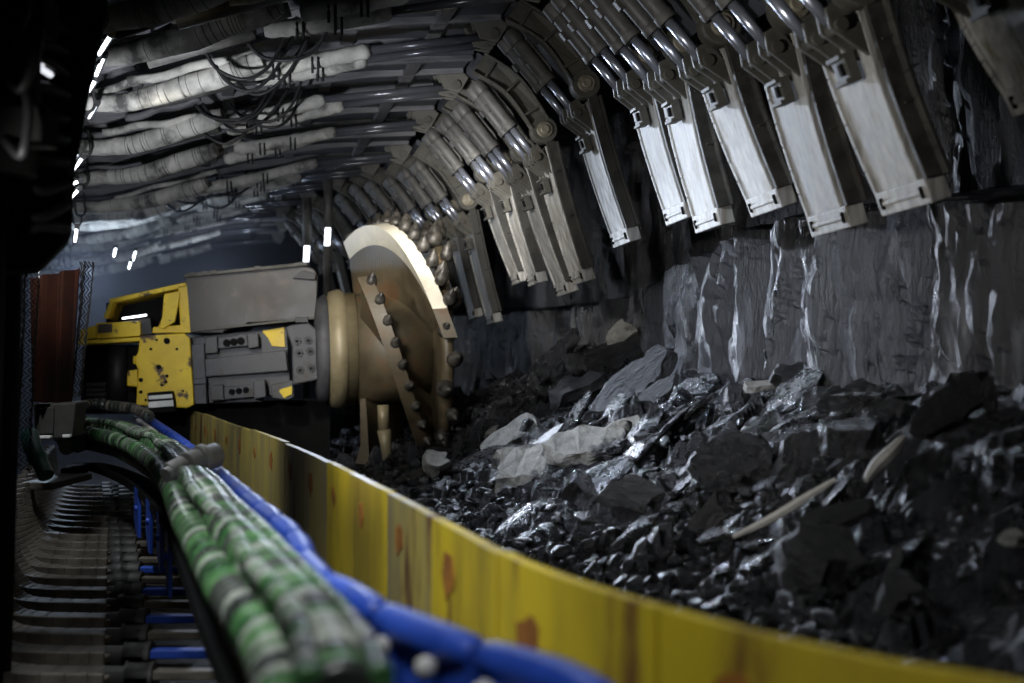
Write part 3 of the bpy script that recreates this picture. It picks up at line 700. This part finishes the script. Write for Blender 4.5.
mb = MB(); cylp(mb, [(.22,.98),(.25,1.03),(.31,1.03),(.33,.98)], 0, 56); mb.build('end_ring', M['drum'], drum)
for i in range(26):
    th = 2*math.pi*i/26; pick(.27 + (.05 if i % 2 else -.03), th, 1.05, .5, .9 + .15*(i % 3))
mb = MB(); c = DC + V((-.12,-.35,-.86))
mb.tube([P(383,405,12.2), P(384,430,12.2)], .05, 12); mb.tube([P(384,430,12.2), P(386,445,12.2), P(388,470,12.2)], [.06,.05,.035], 12); mb.build('water_pipe', M['hub'], root)

# ------------------------------------------------------------------ spill plate of the conveyor
PT = [P(x, y, 0.0001+1422*.42/(y-365.1)) for x, y in ((1060,696),(990,680),(870,660),(700,620),(540,570),(455,527),(380,487),(280,440),(185,408),(170,404))]
for p in PT: p.z = CZ - .42
sp = spline(PT, 16)
sp = resample(sp, .03)
root = thing('spill_plate', 'long yellow steel spill plate of the conveyor, rusty and scuffed', 'spill plate', V((sp[60].x, sp[60].y, 0)))
seglen = 26; r = random.Random(2); i = 0; idx = 0
while i + 3 < len(sp):
    part = sp[i:i+seglen+1]
    if len(part) < 4: break
    mb = MB(); n = len(part); th = .03
    lean = r.uniform(-.006,.006)
    for p_i in range(n-1):
        a, b = part[p_i], part[p_i+1]
        if p_i == n-2: b = a.lerp(b, .55)
        d = (b-a).normalized(); nn = V((-d.y, d.x, 0))
        dz = lean
        vs = []
        for q in (a, b):
            for w in (-th/2, th/2):
                vs += [q + nn*w + V((0,0,dz)), q + nn*w + V((0,0,-.62))]
        mb.add(vs, [(0,4,5,1),(2,3,7,6),(0,2,6,4),(1,5,7,3)] + ([(0,1,3,2)] if p_i == 0 else []) + ([(4,6,7,5)] if p_i == n-2 else []))
        # folded lip at the top
    far = part[0].y > 6.0
    o = mb.build('plate_section', M['spillgrey'] if far or idx % 5 == 3 else M['spill'], root)
    # rust blotches on the walkway side and a stiffener rib
    m = part[n//2]; d = (part[-1]-part[0]).normalized(); nn = V((-d.y, d.x, 0))
    if nn.x > 0: nn = -nn
    mb = MB(); c = part[int(n*.7)] + nn*(th/2+.001); rr_ = r.uniform(.6,1)
    poly = [c + d*(.08*rr_*math.cos(a)*(1+.3*noise.noise(V((a,idx,0))))) + V((0,0,-.13+r.uniform(-.02,.02) + .055*rr_*math.sin(a)*(1+.3*noise.noise(V((idx,a,0)))))) for a in [6.283*z/14 for z in range(14)]]
    mb.prism(poly, nn*.002); mb.build('rust_patch', M['rust'], o)
    i += seglen; idx += 1

# ------------------------------------------------------------------ blue cable trough, hoses
def trail(px, h):
    out = []
    for x, y in px:
        Yv = F*h/(y-365.1); q = P(x, y, Yv); q.z = CZ - h; out.append(q)
    return out
BT = resample(spline(trail([(610,700),(560,675),(420,628),(352,594),(312,568),(292,533),(250,498),(210,464),(175,436),(150,419),(138,412)], .475), 16), .02)
root = thing('cable_chain', 'bright blue cable carrier chain curving beside the green hoses', 'cable carrier', V((BT[100].x, BT[100].y, 0)))
step_ = 21; i = 0
while i + step_ < len(BT):
    seg = BT[i:i+step_]; a, b = seg[0], seg[-1]; d = (b-a).normalized(); nn = V((-d.y, d.x, 0))
    if nn.x > 0: nn = -nn
    mb = MB(); rs = []
    for k in range(len(seg)):
        q = k/(len(seg)-1); rs.append(.027 + .009*math.sin(math.pi*q)**.5)
    rs[0] = .022; rs[-1] = .022
    mb.tube([p + V((0,0,-.01)) for p in seg], rs, 12)
    mb.prism([a + nn*.02 + V((0,0,-.02)), b + nn*.02 + V((0,0,-.02)), b + nn*.02 + V((0,0,-.34)), a.lerp(b,.6) + nn*.02 + V((0,0,-.34)), a.lerp(b,.5) + nn*.02 + V((0,0,-.22)), a + nn*.02 + V((0,0,-.22))], -nn*.02)
    link = mb.build('chain_link', M['blue'], root, .004)
    for q in (.25, .75):
        mb = MB(); c = a.lerp(b, q) + nn*.05 + V((0,0,-.045)); mb.lathe(c, V((0,0,1)), [(-.02,.012),(-.005,.02),(.012,.018),(.02,.006)], 12); mb.build('stud', M['white'], link)
    i += step_

def wrapped_hose(name, label, path, rad, pattern, pitch, group=None, seg=14):
    """a hose with a spiral wrap: bulging turns in alternating colours"""
    pts = resample(path, pitch/5); n = len(pts); rs = []; mis = []
    r = random.Random(len(pts)); cur = 0
    for k in range(n):
        ph = (k % 5); rs.append(rad*(.84, 1.0, 1.03, 1.0, .84)[ph]*(1+.04*noise.noise(V((k*.07, rad*30, 0)))))
        if ph == 0: cur = r.choices(range(len(pattern)), [w for _, w in pattern])[0]
        mis.append(cur if ph < 3 else len(pattern))
    mb = MB(); mb.tube(pts, rs, seg, mis=mis[:n-1] + [mis[-1]])
    o = mb.build(name, [m for m, _ in pattern] + [M['rubber']], loc=pts[n//2]); tag(o, label, 'hose', group); return o
HT = trail([(350,720),(320,640),(262,572),(229,531),(203,495),(176,461),(150,444),(130,436),(105,430),(85,428),(72,432)], .50)
hp_ = spline(HT, 14)
def shifted(path, dx, dz, wob=.0, seed=0):
    out = []
    for k, p in enumerate(path):
        d = (path[min(k+1,len(path)-1)]-path[max(k-1,0)]).normalized(); nn = V((-d.y, d.x, 0))
        if nn.x > 0: nn = -nn
        s = p.y*.9
        out.append(p + nn*(dx + wob*noise.noise(V((s, seed, 0)))) + V((0,0,dz + wob*noise.noise(V((seed, s, 3))))))
    return out
gp = [(M['green'],5),(M['palewrap'],2),(M['darkwrap'],4)]
wrapped_hose('hydraulic_hose', 'thick green and grey spiral-wrapped hose, topmost of the bundle', shifted(hp_, .01, .025, .012, 1), .062, gp, .062)
wrapped_hose('hydraulic_hose', 'green-banded wrapped hose on the walkway side of the topmost one', shifted(hp_, .085, -.03, .015, 2), .054, [(M['green'],4),(M['darkwrap'],5),(M['palewrap'],1)], .056)
wrapped_hose('hydraulic_hose', 'dark wrapped hose lying between the green hoses and the blue chain', shifted(hp_, -.055, -.02, .010, 3), .036, [(M['darkwrap'],5),(M['green'],2),(M['palewrap'],1)], .05)
wrapped_hose('hydraulic_hose', 'dull brown wrapped hose hanging under the green ones', shifted(hp_, .045, -.115, .02, 4), .055, [(M['brownwrap'],5),(M['darkwrap'],4),(M['green'],1)], .06)
wrapped_hose('hydraulic_hose', 'black wrapped hose low under the bundle', shifted(hp_, -.05, -.10, .02, 5), .055, [(M['darkwrap'],1)], .06)
wrapped_hose('hydraulic_hose', 'thin pale ribbed hose winding loosely over the green bundle', shifted(hp_, .055, .065, .04, 8), .022, [(M['palewrap'],3),(M['green'],3),(M['darkwrap'],3)], .04)
wrapped_hose('hydraulic_hose', 'thin dark green hose wandering along the chain side of the bundle', shifted(hp_, -.045, .055, .02, 9), .020, [(M['green'],4),(M['darkwrap'],5),(M['palewrap'],2)], .045)
bp_ = spline([P(x, y, Y) for x, y, Y in ((150,417,11.6),(135,409,11.8),(112,406,12.0),(92,404,12.0),(80,408,11.8),(70,420,11.4),(62,445,11.2))], 12)
wrapped_hose('hydraulic_hose', 'brown wrapped hose end sagging behind the green bundle under the shearer', bp_, .045, [(M['brownwrap'],3),(M['darkwrap'],2)], .06)
# clamp across the bundle, its lit highlights painted white
c = P(193, 468, 6.3)
root = thing('hose_clamp', 'shiny steel hose coupling across the green bundle', 'hose coupling', c)
mb = MB(); d = V((-.3,1,0)).normalized(); sx = V((1,.3,0)).normalized()
mb.cyl(P(170,474,6.0), P(185,466,6.05), .05, 14); mb.cyl(P(166,476,5.97), P(173,472,6.0), .035, 12); mb.build('coupling_body', M['white'], root, .004)
mb = MB(); mb.cyl(P(186,465,6.05), P(216,455,6.2), .055, 14); mb.cyl(P(200,460,6.1), P(206,458,6.12), .065, 14); mb.build('coupling_sleeve', M['white'], root, .004)
# trough rail under the hoses (dark steel) and blue brackets
mb = MB(); q = shifted(hp_, .0, -.30)
for a, b in zip(q[::4], q[4::4]): mb.beam(a, b, .16, .05, V((1,0,0)))
o = mb.build('hose_tray', M['black']); tag(o, 'dark steel tray carrying the hose bundle beside the walkway', 'hose tray')
q = resample(shifted(hp_, .06, -.28), .8)
for k in range(2, len(q)-4):
    a = q[k]; d = (q[k+1]-q[k]).normalized(); mb = MB()
    if not 6.0 < a.y < 9.0: continue
    nn = V((-d.y, d.x, 0))
    mb.prism([a, a + d*.26, a + d*.26 + V((0,0,-.20)), a + d*.10 + V((0,0,-.30)), a + V((0,0,-.30))], nn*.02)
    mb.cyl(a + d*.08 + V((0,0,-.12)) - nn*.01, a + d*.08 + V((0,0,-.12)) + nn*.035, .02, 10)
    o = mb.build('tray_bracket', M['blue'], None, .004, loc=V((a.x, a.y, a.z-.30))); tag(o, 'blue bracket plate under the hose tray facing the dark walkway', 'bracket', 'blue brackets under the hose tray')

# ------------------------------------------------------------------ walkway: ribbed base of the supports
def walk_x(Y): return -2.18 - .28*(Y-6.3)
k = 0; Y = 4.3
while Y < 14.2:
    x0 = walk_x(Y); x1 = x0 + .42; x2 = -1.08 - .30*(Y-5.4) - .06
    z = .16
    root = thing('floor_rib', f'muddy curved steel rib across the walkway floor, {NTH[k]} from the bottom edge', 'floor rib', (x0, Y, 0), 'ribs across the walkway')
    prof = [V((x0-.20, Y, z+.40)), V((x0-.17, Y, z+.20)), V((x0-.10, Y, z+.06)), V((x0+.02, Y, z)), V((x1, Y, z-.01))]
    pth = spline(prof, 5)
    mb = MB()
    for a, b in zip(pth, pth[1:]): mb.beam(a, b, .26, .03)
    for a, b in zip(pth, pth[1:]): mb.beam(a + V((0,-.13,.01)), b + V((0,-.13,.01)), .03, .06)
    mb.build('curved_plate', M['floorplate'], root, .006)
    mb = MB(); mb.tube([V((x, Y, z-.02)) for x in (x1-.03,x1+.05,x1+.051,x1+.16,x1+.161,x2-.31,x2-.309,x2-.22)], [.05,.05,.07,.07,.05,.05,.07,.07], 12)
    mb.build('push_ram', M['dark'], root, .005)
    mb = MB(); mb.beam((x2-.25, Y, z), (x2+.08, Y, z), .07, .035)
    mb.build('bar_end', M['blue'] if k % 2 == 0 and Y < 9 else M['floorplate'], root, .006)
    Y += .40; k += 1

# ------------------------------------------------------------------ dark left side
def net(name, label, a, b, c, d, pitch, rad):
    """a hanging chain-link net on the quad a-b (top) d-c (bottom)"""
    mb = MB(); a, b, c, d = map(V, (a, b, c, d))
    W_ = (b-a).length; H = (d-a).length; nx = max(2, int(W_/pitch)); ny = max(2, int(H/pitch))
    def at(u, v): return a.lerp(b, u).lerp(d.lerp(c, u), v) + V((0, .05*math.sin(u*9+v*3) + .03*noise.noise(V((u*4, v*5, 1))), 0))
    for i in range(nx+1):
        pth = []
        for j in range(ny*2+1):
            off = (.5 if j % 2 else -.5)/nx
            u = min(1, max(0, i/nx + off)); pth.append(at(u, j/(ny*2)) + V((0, .008*(1 if j % 2 else -1), 0)))
        mb.tube(pth, rad, 4, caps=False)
    o = mb.build(name, M['net'], loc=(a+b+c+d)/4); tag(o, label, 'net')
net('safety_net', 'wire safety net hanging at the far left edge', P(-30,170,6.0), P(24,180,6.4), P(20,470,6.4), P(-30,480,6.0), .05, .004)
net('safety_net', 'wire safety net hanging beside the orange sheet, next to the shearer', P(80,262,9.6), P(93,262,10.2), P(84,392,10.2), P(72,400,9.6), .075, .005)
net('safety_net', 'dark wire net between the left edge net and the orange sheet', P(20,260,7.2), P(38,262,7.6), P(34,470,7.6), P(16,470,7.2), .05, .004)
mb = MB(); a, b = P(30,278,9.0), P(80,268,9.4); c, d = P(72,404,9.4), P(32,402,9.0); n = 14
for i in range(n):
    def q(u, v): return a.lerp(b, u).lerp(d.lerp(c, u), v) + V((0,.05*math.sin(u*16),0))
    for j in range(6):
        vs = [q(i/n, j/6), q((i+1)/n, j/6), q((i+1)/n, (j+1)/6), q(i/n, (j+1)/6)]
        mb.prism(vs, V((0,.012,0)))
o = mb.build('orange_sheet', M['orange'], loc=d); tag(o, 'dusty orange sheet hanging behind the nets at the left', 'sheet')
root = thing('control_cabinet', 'dusty grey cabinet standing under the orange sheet', 'cabinet', P(55,455,9.3))
mb = MB(); plate_px(mb, [(33,404),(76,402),(72,438),(35,440)], 9.2, .5); mb.build('body', M['boxgrey'], root, .015)
mb = MB(); plate_px(mb, [(38,408),(54,407),(53,434),(39,435)], 9.17, .04); mb.build('door', M['boxgrey'], root, .008)
mb = MB(); mb.box(P(46,437,9.1), (.07,.05,.02)); mb.build('foot', M['white'], root, .006); mb = MB(); mb.box(P(67,436,9.1), (.05,.05,.02)); mb.build('foot', M['white'], root, .006)  # white boxes paint the glints at the cabinet base
mb = MB(); mb.tube(spline([P(30,436,7.6), P(33,448,7.5), P(40,462,7.45), P(46,476,7.4)], 6), [.05]*12+[.042]*7, 14)
o = mb.build('teal_hose', M['teal'], loc=P(38,460,7.5)); tag(o, 'stubby teal hose end hanging in front of the grey cabinet', 'hose')
mb = MB(); mb.box(P(57,474,10.2) + V((0,0,-.05)), (.24,.9,.05)); o = mb.build('step_plate', M['floorplate'], None, .01, loc=P(57,474,10.2)); tag(o, 'pale dusty floor plate at the far end of the walkway', 'floor plate')

# the legs and valve blocks standing unlit between camera and left wall
for i, (pxr, Y) in enumerate(((70,4.6),(78,5.4),(60,6.6))):
    X = P(pxr, 100, Y).x
    root = thing('support_leg', ['thick black hydraulic leg at the upper left, nearest one', 'black hydraulic leg at the left, second from the front', 'black hydraulic leg at the left, third from the front'][i], 'hydraulic leg', (X-.22, Y, 0), 'hydraulic legs along the left')
    mb = MB(); xb = X-.30
    mb.tube([V((xb,Y,CZ+.62+.1*i)), V((xb+.02,Y,CZ+1.9))], .19, 24); mb.build('cylinder', M['black'], root)
    mb = MB(); mb.tube([V((xb-.05,Y,.0)), V((xb,Y,CZ+.7+.1*i))], .10, 20); mb.build('piston', M['black'], root)
    mb = MB()
    for z in (.75,1.1,1.35,1.6): mb = MB(); mb.box((X-.10, Y-.12, CZ+z+.05*i), (.16,.16,.12)); mb.build('valve_block', M['black'], root, .01)
    for q in range(5):
        rr_ = random.Random(i*9+q); z0 = CZ+.7+.2*q
        mb = MB(); mb.tube(spline([V((X-.14,Y-.2,z0)), V((X-.05,Y-.30,z0-.06)), V((X-.02-.05*rr_.random(),Y-.24,z0+.14)), V((X-.2,Y-.2,z0+.25))], 6), .016, 8); mb.build('hose', M['rubber'], root)
# dark side plate that carries the lamps
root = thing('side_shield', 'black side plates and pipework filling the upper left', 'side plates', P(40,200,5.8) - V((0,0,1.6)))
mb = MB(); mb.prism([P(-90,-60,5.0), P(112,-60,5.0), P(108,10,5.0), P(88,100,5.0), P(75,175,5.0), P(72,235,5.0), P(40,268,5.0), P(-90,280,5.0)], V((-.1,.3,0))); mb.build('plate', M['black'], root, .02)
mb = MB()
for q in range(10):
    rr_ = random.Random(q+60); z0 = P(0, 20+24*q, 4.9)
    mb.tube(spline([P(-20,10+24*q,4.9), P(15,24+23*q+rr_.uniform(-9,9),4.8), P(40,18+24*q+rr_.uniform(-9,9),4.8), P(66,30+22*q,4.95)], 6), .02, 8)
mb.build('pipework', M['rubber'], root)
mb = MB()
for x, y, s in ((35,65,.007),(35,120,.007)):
    mb = MB(); c = P(x,y,4.72); mb.cyl(c + V((0,-.02,0)), c + V((0,.16,0)), s*1.6, 12); mb.cyl(c + V((0,-.05,0)), c + V((0,0,0)), s, 12); mb.cyl(c + V((-.03,0,.0)), c + V((.03,0,.0)), s*.8, 10); mb.build('fitting', M['glint'], root, .002)  # the glow imitates reflected glints; these are no lamps

# ------------------------------------------------------------------ strip lamps along the left roof
LAMPS = [((108,13),(98,34),'lampwarm'),((111,35),(99,54),'lamp'),((104,56),(96,75),'lamp'),((96,79),(86,95),'lamp'),((97,104),(89,118),'lampdim'),
         ((79,152),(71,165),'lampdim'),((83,157),(74,169),'lamp'),((80,181),(66,186),'lamp'),((79,189),(70,199),'lamp'),((77,227),(75,241),'lamp'),
         ((116,247),(114,256),'lamp'),((136,250),(133,260),'lamp'),((131,261),(129,268),'lamp')]
for i, (a, b, mk) in enumerate(LAMPS):
    zc = 1.8 if i < 10 else 1.3
    Ya = min(22, F*zc/(365-a[1])) if i < 5 else (8.6 + .35*i if i < 10 else 17.0)
    A = P(*a, Ya*.97); B = P(*b, Ya*1.02)
    lab = ['yellowish strip lamp, topmost of the lamps down the left','white strip lamp just below the yellowish one','white strip lamp, third down the left','white strip lamp, fourth down the left',
           'faint thin strip lamp below the four bright ones','faint strip lamp, left of a pair halfway down','bright strip lamp, right of the pair halfway down','nearly level strip lamp below the pair','slanting strip lamp just under the nearly level one',
           'bright upright strip lamp above the orange sheet','small far lamp above the yellow step','small far lamp, upper of two above the shearer hood','small far lamp, lower of two above the shearer hood'][i]
    root = thing('strip_lamp', lab, 'strip lamp', (A+B)/2, 'strip lamps down the left')
    d = (B-A).normalized()
    mb = MB(); mb.cyl(A, B, .010 if mk != 'lampdim' else .008, 10); mb.build('tube', M[mk], root)
    mb = MB(); mb.cyl(A - d*.04, A, .02, 10); mb.cyl(B, B + d*.04, .02, 10)
    if i in (5, 8): mb.cyl(B + V((0,.035,0)), B + V((0,.035,.75 if i == 5 else .25)), .008, 8)
    mb.beam(A + V((0,.035,.02)), B + V((0,.035,.02)), .03, .02, V((1,0,0))); mb.build('holder', M['dark'], root)
for i, (a, b) in enumerate((((307,246),(306,262)),((328,228),(327,246)))):
    root = thing('prop', ['slim roof prop with a bright band, left of the two behind the drum','slim roof prop with a bright band touching the drum top'][i], 'prop', P(a[0], 300, 16.2), 'props behind the drum')
    A, B = P(*a, 16.2), P(*b, 16.2)
    mb = MB(); mb.cyl(A + V((.0,0,.55)), A, .055, 14); mb.build('upper_tube', M['cyl'], root)
    mb = MB(); mb.cyl(A, B, .033, 14); mb.build('lit_band', M['lampdim'], root)  # glow stands in for light reflected off the prop
    mb = MB(); mb.cyl(B, B - V((0,0,1.6)), .045, 14); mb.build('lower_tube', M['cyl'], root)

# ------------------------------------------------------------------ haze in the far left of the roadway
mb = MB(); mb.prism([V((-11,12.5,.2)), V((-3.0,12.5,.2)), V((-3.0,12.5,3.45)), V((-11,12.5,3.45))], V((0,24,0)))
hz = mb.build('dust_haze', None or M['black'])
hm = bpy.data.materials.new('dust_haze'); hm.use_nodes = True; t = hm.node_tree
for n_ in list(t.nodes): t.nodes.remove(n_)
o_ = nd(t, 'ShaderNodeOutputMaterial'); vs_ = nd(t, 'ShaderNodeVolumeScatter'); vs_.inputs['Density'].default_value = .013; vs_.inputs['Color'].default_value = (.75,.82,1,1); vs_.inputs['Anisotropy'].default_value = .3
t.links.new(vs_.outputs[0], o_.inputs['Volume']); hz.data.materials.clear(); hz.data.materials.append(hm)
tag(hz, 'pale blue dust haze hanging behind the shearer at the left', 'haze', kind='stuff')

# ------------------------------------------------------------------ light
def spot(name, loc, to, power, col, size=.1, angle=60, blend=.6):
    l = bpy.data.lights.new(name, 'SPOT'); l.energy = power; l.color = col; l.shadow_soft_size = size; l.spot_size = D(angle); l.spot_blend = blend
    o = bpy.data.objects.new(name, l); C.objects.link(o); o.location = loc
    o.rotation_euler = (V(to)-V(loc)).to_track_quat('-Z', 'Y').to_euler(); return o
def point(name, loc, power, col, size=.1):
    l = bpy.data.lights.new(name, 'POINT'); l.energy = power; l.color = col; l.shadow_soft_size = size
    o = bpy.data.objects.new(name, l); C.objects.link(o); o.location = loc; return o
cool = (.80,.87,1.0); warm = (1.0,.93,.80)
def area(name, loc, to, power, col, sx, sy):
    l = bpy.data.lights.new(name, 'AREA'); l.energy = power; l.color = col; l.shape = 'RECTANGLE'; l.size = sx; l.size_y = sy
    o = bpy.data.objects.new(name, l); C.objects.link(o); o.location = loc
    o.rotation_euler = (V(to)-V(loc)).to_track_quat('-Z', 'Y').to_euler(); return o
spot('lamp_by_the_hoses', (-1.75, 3.4, CZ+.2), (1.35, 7.4, CZ+1.1), 345, (1.0,.98,.95), .12, 62, .7)     # on the near face guards
spot('lamp_on_far_guards', (-1.35, 9.3, CZ+1.35), (.1, 12.8, CZ+1.1), 230, (1.0,.97,.93), .12, 70, .7)  # unseen fill light, added to brighten the far guards
spot('lamp_above_the_drum', (-.75, 10.9, CZ+1.5), (-.25, 14.4, CZ+1.0), 240, (1.0,.97,.93), .08, 60, .7)  # unseen fill light, added for the guards beyond the drum
spot('lamp_on_the_roof', (-2.5, 7.6, CZ+.5), (-2.2, 11.8, CZ+2.1), 420, (.90,.93,1.0), .12, 86, .8)
spot('lamp_on_the_shearer', (-2.6, 9.0, CZ+1.75), (-1.3, 13, CZ+.6), 320, (1.0,.93,.80), .10, 46, .7)
spot('lamp_along_the_wall', (-.75, 11.7, CZ+.6), (1.35, 7.4, CZ-.25), 420, (.76,.85,1.0), .12, 50, .9)  # added grazing light to bring out cracks and sheen on the wall
spot('lamp_on_the_bank', (-1.4, 10.8, CZ+1.7), (1.1, 7.9, CZ-.6), 560, (.72,.82,1.0), .15, 84, .7)
spot('lamp_on_the_coal', (-1.7, 6.2, CZ+1.3), (1.4, 8.4, CZ-.1), 560, (.80,.87,1.0), .08, 64, .9)
spot('lamp_over_the_hoses', (-1.3, 3.0, CZ+1.5), (-.6, 3.8, CZ-.5), 170, (.95,.98,1.0), .2, 84, .8)
spot('lamp_at_the_shearer_end', (-2.6, 7.4, CZ+1.6), (-2.1, 9.4, CZ-.5), 150, (.95,.98,1.0), .15, 90, .8)  # second unseen fill, added where the far hoses were too dark
spot('lamp_near', (-.45, 1.5, CZ+1.3), (.0, 2.4, CZ-.5), 70, (.97,.98,1.0), .15, 110, .6)  # added fill for the front of the hoses and spill plate
spot('lamp_over_far_hoses', (-2.4, 6.4, CZ+1.6), (-1.25, 6.9, CZ-.5), 120, (.95,.98,1.0), .15, 125, .8)  # added fill above the middle stretch of hoses and spill plate
point('lamp_behind_the_shearer', (-5.0, 16.5, CZ+1.0), 120, (.66,.80,1.0), .15)
point('lamp_deep', (-4.6, 22.0, CZ+1.2), 50, (.72,.82,1.0), .15)

w = bpy.data.worlds.new('world'); S.world = w; w.use_nodes = True
w.node_tree.nodes['Background'].inputs[0].default_value = (.35,.42,.6,1); w.node_tree.nodes['Background'].inputs[1].default_value = .014

vs = S.view_settings; vs.view_transform = 'Standard'; vs.look = 'None'; vs.gamma = 1; vs.exposure = 0; vs.use_curve_mapping = False
